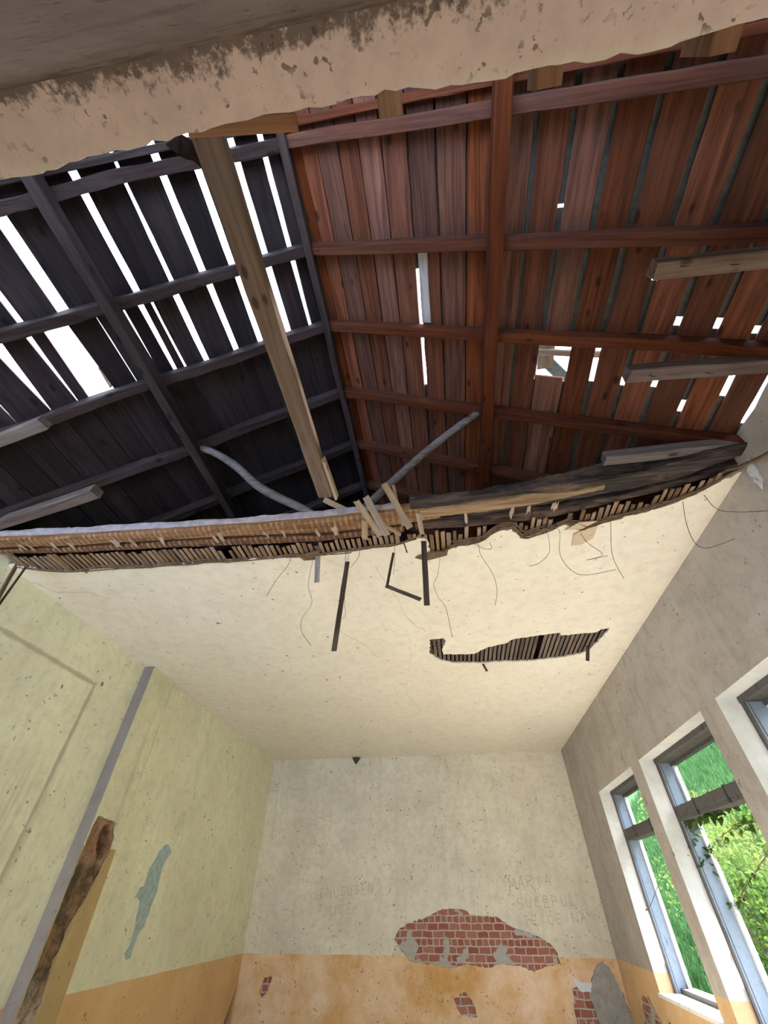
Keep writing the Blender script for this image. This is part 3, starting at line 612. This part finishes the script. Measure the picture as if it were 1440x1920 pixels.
# ------------------------------------------------------------------ broken joists along the ragged edge
def curvejoist(name, prof, mat, label, seed, rough=.008, parent=None, dust=None):
    """prof: list of (x, y0, y1, z0, z1)"""
    rng = random.Random(seed); bm = bmesh.new(); rings = []
    n = len(prof) - 1; N = 90
    for i in range(N + 1):
        t = i / N * n; k = min(int(t), n - 1); f = t - k; f = f * f * (3 - 2 * f) * .5 + f * .5
        x, y0, y1, z0, z1 = [prof[k][j] * (1 - f) + prof[k + 1][j] * f for j in range(5)]
        cy, cz = (y0 + y1) / 2, (z0 + z1) / 2; r = []
        for m_ in range(12):
            an = m_ / 12 * math.tau; cx, sx = math.cos(an), math.sin(an)
            q = .42; uy = math.copysign(abs(cx) ** q, cx); uz = math.copysign(abs(sx) ** q, sx)
            d = rough * (noise.noise(Vector((x * 4, m_ * 1.7, seed))) + .6 * noise.noise(Vector((x * 17, m_ * 2.1, seed))))
            r.append(bm.verts.new((x, cy + uy * ((y1 - y0) / 2 + d), cz + uz * ((z1 - z0) / 2 + d * (1 if sx > 0 else .3)))))
        rings.append(r)
    for i in range(N):
        for m_ in range(12): bm.faces.new((rings[i][m_], rings[i][(m_ + 1) % 12], rings[i + 1][(m_ + 1) % 12], rings[i + 1][m_]))
    bm.faces.new(rings[0]); bm.faces.new(rings[-1][::-1])
    o = from_bm(name, bm, mat, parent)
    return tag(o, label, 'joist') if not parent else o

def joistmat(name, c0, c1, marks=True):
    """wood whose underside keeps the pale prints of the laths nailed to it"""
    m, nt, b = new_mat(name); g = pos(nt)
    gr = noise_(nt, pos(nt, (1.5, 30, 30)), 1, 6, .65, .6)
    c = mix(nt, ramp(nt, gr, .35, .66), c0, c1)
    c = mix(nt, ramp(nt, noise_(nt, pos(nt, (3, 9, 9)), 1, 6, .7), .55, .72), c, (.10, .042, .02))
    sep = nt.nodes.new('ShaderNodeSeparateXYZ'); nt.links.new(g, sep.inputs[0])
    if marks:
        w = nt.nodes.new('ShaderNodeMath'); w.operation = 'PINGPONG'; w.inputs[1].default_value = .025
        nt.links.new(sep.outputs['X'], w.inputs[0])
        pr = ramp(nt, math_(nt, 'MULTIPLY', w.outputs[0], 40.0), .55, .62)
        br = ramp(nt, noise_(nt, g, 13, 5, .7), .40, .62)
        lowz = ramp(nt, math_(nt, 'MULTIPLY', math_(nt, 'SUBTRACT', sep.outputs['Z'], 2.0), 1.0), .345, .355, (1, 1, 1, 1), (0, 0, 0, 1))
        c = mix(nt, math_(nt, 'MULTIPLY', math_(nt, 'MULTIPLY', math_(nt, 'MULTIPLY', pr, br), lowz), .6), c, (.42, .31, .20))
    nt.links.new(c, b.inputs['Base Color']); bump(nt, b, gr, .7, .01); return m
JM = joistmat('joist_with_lath_prints', (.14, .062, .026), (.30, .165, .08))
JD = joistmat('plank_with_lath_prints', (.085, .036, .02), (.18, .085, .045))
P1 = [(-4.15, 2.25, 2.38, 2.33, 2.42), (-3.3, 2.33, 2.46, 2.325, 2.43), (-2.3, 2.38, 2.51, 2.325, 2.425), (-1.6, 2.41, 2.55, 2.325, 2.42), (-.9, 2.44, 2.61, 2.325, 2.43), (-.25, 2.42, 2.60, 2.325, 2.43), (.12, 2.42, 2.57, 2.335, 2.42)]
j1 = curvejoist('ceiling_joist', P1, JM, 'long brown ceiling joist with lath prints, left half of broken edge', 61, .009)
DUST = [(x, y0 - .012, y0 + .05, z1 - .062, z1 + .008) for x, y0, y1, z0, z1 in P1[:-1]]
o = curvejoist('dust_crust', DUST, M['dust'], None, 62, .010, j1); o['label'] = 'lavender grey dust crust on the joist edge'
curvejoist('ceiling_joist', [(-4.1, 2.42, 2.46, 2.33, 2.40), (-3.3, 2.49, 2.56, 2.33, 2.42), (-2.3, 2.54, 2.62, 2.33, 2.42), (-1.6, 2.58, 2.68, 2.33, 2.42), (-.9, 2.65, 2.72, 2.33, 2.42), (-.2, 2.62, 2.70, 2.335, 2.42)], JD, 'second reddish plank just behind the left joist, lath prints below', 63, .006)
curvejoist('ceiling_joist', [(-.12, 2.33, 2.50, 2.345, 2.42), (.44, 2.33, 2.58, 2.335, 2.43), (.85, 2.32, 2.55, 2.335, 2.46), (1.25, 2.30, 2.50, 2.34, 2.52), (1.63, 2.27, 2.45, 2.34, 2.53), (2.0, 2.20, 2.38, 2.35, 2.53), (2.26, 2.15, 2.27, 2.37, 2.50), (2.5, 2.10, 2.22, 2.39, 2.49)], M['char_wood'], 'rotten blackened ceiling joist, right half of broken edge', 64, .022)
curvejoist('ceiling_joist', [(-.05, 2.43, 2.52, 2.325, 2.35), (.44, 2.39, 2.52, 2.314, 2.35), (.85, 2.36, 2.48, 2.314, 2.36), (1.2, 2.38, 2.43, 2.325, 2.36), (1.4, 2.36, 2.40, 2.33, 2.36)], M['split_face'], 'light split face of timber under the blackened joist', 65, .014)
curvejoist('ceiling_joist', [(-.1, 2.60, 2.68, 2.335, 2.42), (.44, 2.62, 2.72, 2.34, 2.42), (1.0, 2.60, 2.70, 2.34, 2.42), (1.6, 2.49, 2.56, 2.34, 2.42), (2.1, 2.37, 2.44, 2.35, 2.42), (2.4, 2.28, 2.34, 2.36, 2.42)], M['char_wood'], 'dark rotten plank behind the blackened joist, above the broken laths', 66, .012)
# laths still nailed above the plaster edge, each a thing
def edge_y(x):
    for (a, b), (c, d) in zip(ED, ED[1:]):
        if a <= x <= c: return b + (d - b) * (x - a) / (c - a)
    return 2.6
JY = [(-4, 2.50), (-3.3, 2.56), (-2.5, 2.61), (-1.7, 2.66), (-.9, 2.71), (-.3, 2.68), (.44, 2.70), (1.0, 2.66), (1.4, 2.58), (1.7, 2.52), (2.1, 2.41), (2.35, 2.26)]
def jy(x):
    for (a, b), (c, d) in zip(JY, JY[1:]):
        if a <= x <= c: return b + (d - b) * (x - a) / (c - a)
    return 2.5
rl = random.Random(11)
x = -3.88; n = 0
while x < 2.25:
    right = x > -.25
    if not (rl.random() < (.14 if right else .02)):
        y0 = jy(x) + rl.uniform(-.012, .012) + (rl.uniform(.01, .05) if rl.random() < .15 else 0) + (rl.uniform(-.03, .06) if right else 0)
        w_ = rl.uniform(.027, .038); z = 2.3095 + rl.uniform(0, .003)
        sk = rl.uniform(-.006, .006) * (2 if right else 1)
        o = timber('ceiling_lath', (x, y0, z), (x + sk, edge_y(x) + .16, 2.309), w_, .008, M['lath_wood'], seg=4, jit=.0015, split=.012, bev=.001)
        if x < -.25: tag(o, 'narrow ceiling lath in the even row along the left broken edge', 'lath', 'even laths along the left edge')
        else: tag(o, 'narrow ragged ceiling lath in the row along the right broken edge', 'lath', 'ragged laths along the right edge')
    x += .0495 if not right else rl.uniform(.044, .056)
# laths in the hole of the sound ceiling
x = -.10
while x < 1.98:
    o = timber('ceiling_lath', (x, 4.58, 2.318), (x + .004, 5.56, 2.318), .036, .008, M['hole_lath'], seg=6, jit=.002, bev=.001)
    tag(o, 'dusty ceiling lath showing inside the long hole in the plaster', 'lath', 'laths inside the ceiling hole')
    x += .054 if abs(x - 1.2) > .05 else .10
for i, y in enumerate((4.72, 4.80, 4.88, 4.97, 5.05)):
    tag(tube('reed_strand', [(-.12, y, 2.306), (-.03, y + .006, 2.303), (.06, y, 2.306)], .0035, M['reed'], None, 5), 'thin reed across the laths at the left end of the hole', 'reed', 'reeds at the left end of the ceiling hole')
tag(timber('broken_lath', P(906, 1245, 'z', 2.29), P(913, 1258, 'z', 2.24) , .03, .008, M['lath_dark'], seg=3, split=.006), 'tiny broken lath end hanging under the middle of ceiling hole', 'lath')
tag(timber('broken_lath', P(1102, 1212, 'z', 2.30), P(1101, 1238, 'y', 5.13), .04, .010, M['lath_dark'], up=(0, 1, 0), seg=3, split=.008), 'dark broken lath end hanging from right tip of ceiling hole', 'lath')
rc_ = random.Random(31)
for k in range(34):
    xx = rc_.uniform(-3.8, -.3) if k < 26 else rc_.uniform(.1, 1.8); top = k % 3 == 0
    bm = bmesh.new(); bmesh.ops.create_icosphere(bm, subdivisions=1, radius=rc_.uniform(.006, .016) * (1.5 if top and k % 2 == 0 else 1))
    yj = jy(xx)
    for v in bm.verts: v.co = Vector((v.co.x * 1.6, v.co.y, v.co.z * .7)) * rc_.uniform(.7, 1.2) + Vector((xx, yj - (.22 if top else rc_.uniform(.05, .2)), 2.435 if top else 2.322))
    tag(from_bm('plaster_crumb', bm, M['dust'] if top else M['crumb']), 'small plaster crumb %s' % ('lying on top of the broken joist' if top else 'stuck below the broken joist'), 'crumb', 'plaster crumbs on top of the joists' if top else 'plaster crumbs below the joists')
# reeds and wires woven along the edge
rr_ = random.Random(5)
for i, (xa, xb, dy) in enumerate(((-3.9, -2.4, -.01), (-2.9, -1.7, -.015), (-1.9, -.7, -.01), (-.9, -.1, -.02), (.1, .9, -.03), (.5, 1.5, -.035), (1.2, 2.1, -.03), (.3, 1.2, -.07), (-2.5, -1.2, -.045), (1.5, 2.3, -.06), (.05, .8, -.055), (.6, 1.6, -.015), (1.1, 2.25, -.045), (.2, 1.0, -.10), (.9, 1.9, -.075), (-3.8, -2.6, -.03), (-2.2, -1.0, -.02), (-1.4, -.3, -.04), (-3.2, -2.0, -.06), (0, .5, -.02))):
    pts = []; k = 9
    for j in range(k + 1):
        xx = xa + (xb - xa) * j / k; pts.append((xx, edge_y(xx) + dy + rr_.uniform(-.008, .008) - .004, 2.286 + rr_.uniform(-.005, .006)))
    half = 'left' if xb < 0 else 'right'
    tag(tube('reed_strand', pts, .0075 if i % 2 else .005, M['reed'], None, 5, .2, i), 'thin brown reed strand along the %s half of the broken plaster edge' % half, 'reed', 'reeds along the %s broken edge' % half)
tag(tube('reed_strand', [P(1225, 955, 'z', 2.28), P(1300, 925, 'y', 2.50), P(1350, 888, 'y', 2.35), P(1395, 872, 'x', 2.30), P(1440, 850, 'x', 2.30)], [.006, .008, .012, .014, .014], M['reed'], None, 6, .25, 9), 'thick twisted reed rope crossing onto right wall top', 'reed')

# torn plaster bits at the edge
for i, (pl, lb) in enumerate((([(1075, 1002), (1095, 992), (1120, 985), (1112, 1008), (1090, 1020), (1072, 1022)], 'curled beige plaster flap hanging at the edge right of centre'),
                              ([(560, 1042), (598, 1030), (596, 1048), (570, 1050)], 'small torn plaster flap beside the grey hanging lath'),
                              ([(778, 1045), (800, 1036), (840, 1030), (838, 1040), (800, 1050)], 'brown broken lath cluster scrap near edge centre'),
                              ([(1058, 992), (1085, 978), (1120, 975), (1090, 990)], 'white torn paper like plaster sliver at right of edge'))):
    q = [P(a_, b_, 'z', 2.292) for a_, b_ in pl]
    o = plate('plaster_flap', [(-p.x, p.y) for p in q], [], .008, (0, 0, 2.286 - .002 * i), (-1, 0, 0), (0, 1, 0), M['reed'] if i == 2 else (M['rubble'] if i == 1 else plaster('flap_%d' % i, (.62, .50, .34), (.5, .4, .3))))
    tag(o, lb, 'plaster piece')

# ------------------------------------------------------------------ hanging and splintered laths
def hang(p0, p1, w_, mat, lb, y=None, th=.010):
    y = edge_y(P(*p0, 'y', 2.8).x) - .012
    a = P(*p0, 'y', y); b = P(*p1, 'y', y)
    tag(timber('hanging_lath', a, b, w_, th, M[mat], up=(0, 1, 0), seg=6, jit=.003, split=.006, bev=.002), lb, 'lath')
hang((597, 1022), (594, 1092), .045, 'grey_wood', 'short grey lath hanging from the edge, leftmost of the hanging ones')
hang((651, 1054), (626, 1221), .040, 'lath_dark', 'longest dark stained lath hanging diagonally on a wire')
hang((737, 1037), (725, 1101), .022, 'lath_dark', 'thin dark upright half of the snapped lath')
hang((724, 1099), (788, 1124), .032, 'lath_dark', 'dark lower half of the snapped lath, slanting to the right')
hang((795, 1015), (800, 1135), .045, 'lath_dark', 'dark straight lath hanging from edge, rightmost of the hanging ones')
hang((757, 1018), (763, 1036), .010, 'lath_dark', 'tiny dark splinter hanging at the edge between the laths')
for p0, p1, w_, y0, lb in (((608, 937), (672, 968), .050, 2.40, 'pale splintered lath lying leftward across the beam'),
                  ((668, 940), (712, 1005), .050, 2.38, 'pale splintered lath leaning on the beam, left of the pair'),
                  ((686, 932), (726, 1004), .055, 2.36, 'pale splintered lath leaning on the beam, right of the pair'),
                  ((720, 907), (768, 988), .055, 2.36, 'tall pale lath leaning up highest above the beam'),
                  ((737, 910), (756, 986), .028, 2.39, 'narrow dark splinter behind the tallest leaning lath'),
                  ((722, 985), (752, 1002), .030, 2.44, 'short curved splinter low on the beam at centre'),
                  ((684, 978), (684, 1010), .050, 2.42, 'short upright lath end with nail holes at centre'),
                  ((784, 964), (791, 1000), .040, 2.40, 'short upright brown lath end right of the tallest lath')):
    a = P(*p0, 'y', y0 - .04); b = P(*p1, 'y', y0 + .12)
    tag(timber('splintered_lath', a, b, w_, .010, M['splint'], up=(0, 1, .3), seg=5, jit=.003, split=.012, bev=.002), lb, 'lath')
# two bars hanging at the left edge by the wall
a = P(30, 1062, 'y', 2.55); b = P(-40, 1190, 'y', 2.2); tag(timber('hanging_lath', a, b, .05, .012, M['lath_wood'], up=(1, .3, 0), jit=.003, split=.01), 'brown lath slanting down over left wall at picture edge', 'lath')
a = P(48, 1064, 'y', 2.55); b = P(-20, 1160, 'y', 2.35); tag(timber('hanging_lath', a, b, .018, .012, M['lath_dark'], up=(1, .3, 0), jit=.002, split=.01), 'thin dark rod slanting down beside the brown lath at left edge', 'lath')
# thin wires
wires = [([(588, 1045), (578, 1095), (585, 1130), (566, 1160), (566, 1185), (583, 1210)], 'long wavy wire hanging left of the longest lath'),
         ([(648, 1025), (648, 1056), ], 'short straight wire holding the longest lath'),
         ([(675, 1025), (672, 1045), (657, 1064)], 'short curved wire beside the longest lath top'),
         ([(646, 1120), (648, 1150), (643, 1160)], 'short hooked wire beside the longest lath'),
         ([(739, 1020), (740, 1042), (738, 1078)], 'wire holding the snapped lath'),
         ([(825, 1045), (820, 1080), (813, 1095), (822, 1120), (836, 1140), (848, 1195)], 'long wire hanging right of the straight dark lath'),
         ([(898, 1025), (902, 1042), (925, 1078), (932, 1110), (928, 1135)], 'curved wire below the edge at centre right'),
         ([(1050, 1000), (1050, 1040), (1072, 1070), (1100, 1078), (1155, 1068)], 'wide looping wire below the beige plaster flap'),
         ([(1145, 980), (1148, 1040), (1170, 1085)], 'straight thin wire right of the beige plaster flap'),
         ([(1102, 1018), (1130, 1040), (1100, 1050), (1140, 1042)], 'small curled wire under the beige plaster flap'),
         ([(1028, 1005), (1030, 1035), (1012, 1055), (992, 1062)], 'short wire with dark knot near edge'),
         ([(1280, 940), (1288, 985), (1305, 1020), (1330, 1027), (1378, 1010)], 'looping wire in front of ceiling and right wall corner'),
         ([(1320, 928), (1345, 955), (1385, 960), (1440, 958)], 'wire reaching across the right wall near its top'),
         ([(875, 1012), (905, 1028), (922, 1028), (915, 1012)], 'small hanging wire loop at centre right of edge'),
         ([(540, 1060), (520, 1085), (500, 1117)], 'thin straight wire at the left part of edge')]
for pts, lb in wires:
    y = edge_y(P(*pts[0], 'y', 2.75).x) - .010 if pts[0][0] < 1250 else 2.3
    q = [P(a_, b_, 'y', y - .02 * math.sin(i * 1.3)) for i, (a_, b_) in enumerate(pts)]
    if pts[0][0] < 1250 and len(pts) > 1: q.insert(0, Vector((q[0].x, edge_y(q[0].x) + .012, 2.302)))
    tag(tube('hanging_wire', q, .0018, M['wire'], None, 4), lb, 'wire')

# hairline cracks in the sound ceiling
for i, pl in enumerate(([(818, 1238), (835, 1150), (806, 1165)][:0] or [(700, 1062), (735, 1110), (770, 1168), (808, 1190)], [(60, 1090), (110, 1112), (165, 1110), (215, 1125)], [(765, 1180), (768, 1225), (762, 1300), (800, 1345)], [(630, 1178), (690, 1215), (712, 1240)])):
    pp = [P(a_, b_, 'z', ZC - .001) for a_, b_ in pl]; up2, dn = [], []
    for a_, b_ in zip(pp, pp[1:]):
        for t in (0, .25, .5, .75):
            q = a_.lerp(b_, t) + Vector((rc_.uniform(-.02, .02), rc_.uniform(-.02, .02), 0)); up2.append((-q.x, q.y + .002)); dn.append((-q.x - .002, q.y - .002))
    plate('plaster_crack', up2 + dn[::-1], [], .001, (0, 0, ZC - .0012), (-1, 0, 0), (0, 1, 0), M['scratch'], cl)
# swallow's nest under the ceiling on the far wall
bm = bmesh.new(); bmesh.ops.create_icosphere(bm, subdivisions=3, radius=1)
for v in bm.verts:
    d = 1 + .12 * noise.noise(v.co * 4); t = (v.co.z + 1) / 2
    v.co = Vector((v.co.x * .12 * (.15 + .85 * t ** .8) * d, v.co.y * .10 * (.2 + .8 * t) * d, v.co.z * .10 * d if v.co.z < 0 else v.co.z * .03))
c = P(668, 1424, 'y', YF - .03)
for v in bm.verts: v.co += Vector((c.x, YF - .03, ZC - .035))
tag(from_bm('bird_nest', bm, M['nest'], None, True), 'small dark mud nest under ceiling at top of far wall', 'nest')

# ------------------------------------------------------------------ greenery outside the windows
bm = bmesh.new(); N1, N2 = 40, 60; g = []
def hz(x, y):
    t = max(0, x - 4.2); return -1.75 + .95 * t + .35 * noise.noise(Vector((x * .35, y * .35, 0))) * min(1, t)
for i in range(N1 + 1):
    g.append([bm.verts.new((XR + .45 + i * .45, -8 + j * .75, hz(XR + .45 + i * .45, -8 + j * .75))) for j in range(N2 + 1)])
for i in range(N1):
    for j in range(N2): bm.faces.new((g[i][j], g[i + 1][j], g[i + 1][j + 1], g[i][j + 1]))
tag(from_bm('hillside', bm, M['hill'], None, True), kind='structure')
bm = bmesh.new(); rg = random.Random(21)
for _ in range(42000):
    x = 3.2 + 11 * rg.random() ** 1.2; y = rg.uniform(1, 30); z = hz(x, y)
    h = rg.uniform(.25, .6); w_ = .018; an = rg.uniform(0, math.tau); dx, dy = math.cos(an) * w_, math.sin(an) * w_
    lx, ly = rg.uniform(-.18, .18), rg.uniform(-.18, .18)
    a = bm.verts.new((x - dx, y - dy, z - .02)); b = bm.verts.new((x + dx, y + dy, z - .02)); c = bm.verts.new((x + lx, y + ly, z + h)); bm.faces.new((a, b, c))
tag(from_bm('meadow_grass', bm, M['grass']), 'long bright green grass covering the slope outside', 'grass', kind='stuff')
def leaf(bm, p, d, n, L, w_):
    d = d.normalized(); s = d.cross(n).normalized(); 
    pts = [p, p + d * L * .35 + s * w_, p + d * L * .75 + s * w_ * .7, p + d * L, p + d * L * .75 - s * w_ * .7, p + d * L * .35 - s * w_]
    m_ = n.normalized() * L * .08
    v = [bm.verts.new(q + (m_ if k in (1, 2, 4, 5) else Vector())) for k, q in enumerate(pts)]; bm.faces.new(v[:4]); bm.faces.new((v[0], v[3], v[4], v[5]))
def rv(r): return Vector((r.gauss(0, 1), r.gauss(0, 1), r.gauss(0, 1))).normalized()
def bush(c, rad, n, mat, label, seed, L=.07):
    r = random.Random(seed); root = empty('bush', c); tag(root, label, 'bush', None)
    bm = bmesh.new(); c = Vector(c)
    clumps = [Vector((r.uniform(-1, 1) * rad[0], r.uniform(-1, 1) * rad[1], r.uniform(.1, 1) * rad[2])) for _ in range(int(26))]
    for _ in range(n):
        q = r.choice(clumps) + rv(r) * r.random() ** .5 * .34 * rad[2]
        leaf(bm, q, rv(r) + Vector((0, 0, -.2)), rv(r) + Vector((0, 0, .8)), L * r.uniform(.7, 1.3), L * .28)
    o = from_bm('foliage', bm, mat, root)
    bm = bmesh.new()
    st = bmesh.new()
    for k, q in enumerate(clumps[:12]):
        n_ = 3; prev = Vector((0, 0, -.1)); 
        for j in range(1, n_ + 1):
            nx = q * (j / n_) + rv(r) * .05; d = (nx - prev); s = d.orthogonal().normalized() * .012; t = d.cross(s).normalized() * .012
            r0 = [st.verts.new(prev + u) for u in (s, t, -s, -t)]; r1 = [st.verts.new(nx + u * .7) for u in (s, t, -s, -t)]
            for m_ in range(4): st.faces.new((r0[m_], r0[(m_ + 1) % 4], r1[(m_ + 1) % 4], r1[m_]))
            prev = nx
    bm.free(); from_bm('stems', st, M['twig'], root)
BU = [((4.6, 9.0, -1.3), (.8, 1.0, 1.5), 'bright leafy bush filling the foot of the leftmost window'), ((5.4, 10.6, -.7), (1.0, 1.2, 1.6), 'leafy bush behind, high in the leftmost window'),
      ((4.4, 6.9, -1.5), (.6, .9, 1.4), 'yellow-green bush low in the middle window'), ((5.6, 8.2, -.6), (.8, .9, 1.5), 'tall light bush seen through the middle window'),
      ((4.5, 5.2, -1.5), (.7, .9, 1.6), 'bush close outside the right part of middle window'), ((6.0, 12.8, -.1), (1.2, 1.5, 1.7), 'farther bush up the slope beyond the leftmost window'),
      ((4.6, 3.4, -1.5), (.7, .9, 1.5), 'bush outside the third window at picture edge')]
for i, (c, r, lb) in enumerate(BU): bush(c, r, 3800, M['leaf2'] if i % 2 else M['leaf'], lb, 70 + i, .085 if i in (0, 2, 4) else .10)
# twigs growing in through the windows
def sprig(label, stems, leaves, seed, L=.055):
    r = random.Random(seed); root = empty('leafy_twig', stems[0][0]); tag(root, label, 'twig')
    inv = Matrix.Translation(root.location).inverted()
    bm = bmesh.new()
    for s in stems:
        o = tube('stem', s, [.005] + [.0035] * (len(s) - 1), M['twig'], None, 5); o.parent = root; o.matrix_parent_inverse = inv
    bml = bmesh.new()
    for _ in range(leaves):
        s = r.choice(stems); k = r.randrange(len(s) - 1); t = r.random(); p = Vector(s[k]).lerp(Vector(s[k + 1]), t) + rv(r) * .03
        leaf(bml, p, rv(r), rv(r) + Vector((0, 0, 1)), L * r.uniform(.6, 1.2), L * .27)
    bm.free(); o = from_bm('leaves', bml, M['leaf2']); o.parent = root; o.matrix_parent_inverse = inv
X1 = lambda px, py, x=2.62: tuple(P(px, py, 'x', x))
sprig('leafy vine hanging across the middle window transom', [[X1(1400, 1500, 2.8), X1(1345, 1525), X1(1300, 1530), X1(1285, 1560)], [X1(1345, 1480, 2.75), X1(1310, 1500), X1(1290, 1530), X1(1305, 1585), X1(1330, 1640)],
       [X1(1420, 1540, 2.9), X1(1370, 1555, 2.75), X1(1330, 1600, 2.7), X1(1335, 1660, 2.7)]], 300, 1, .10)
sprig('leafy branch drooping down beside the middle window frame', [[X1(1330, 1640, 2.7), X1(1350, 1700, 2.7), X1(1380, 1760, 2.7), X1(1400, 1830, 2.7)], [X1(1440, 1600, 2.9), X1(1400, 1660, 2.8), X1(1370, 1720, 2.7)]], 150, 2, .09)
sprig('bare forked twig crossing the leftmost window frame', [[X1(1285, 1582, 2.6), X1(1262, 1615, 2.6), X1(1236, 1655, 2.6), X1(1215, 1704, 2.5), X1(1188, 1700, 2.48)], [X1(1215, 1704, 2.5), X1(1203, 1716, 2.5), X1(1193, 1719, 2.48)], [X1(1203, 1716, 2.5), X1(1204, 1755, 2.5), X1(1210, 1763, 2.48)]], 7, 3, .03)
sprig('young leaves reaching over the window sill at bottom right', [[X1(1300, 1920, 2.6), X1(1258, 1890, 2.5), X1(1225, 1880, 2.4)], [X1(1340, 1930, 2.6), X1(1300, 1905, 2.5), X1(1262, 1912, 2.4)], [X1(1420, 1920, 2.7), X1(1390, 1880, 2.6), X1(1360, 1905, 2.5)]], 80, 4, .08)
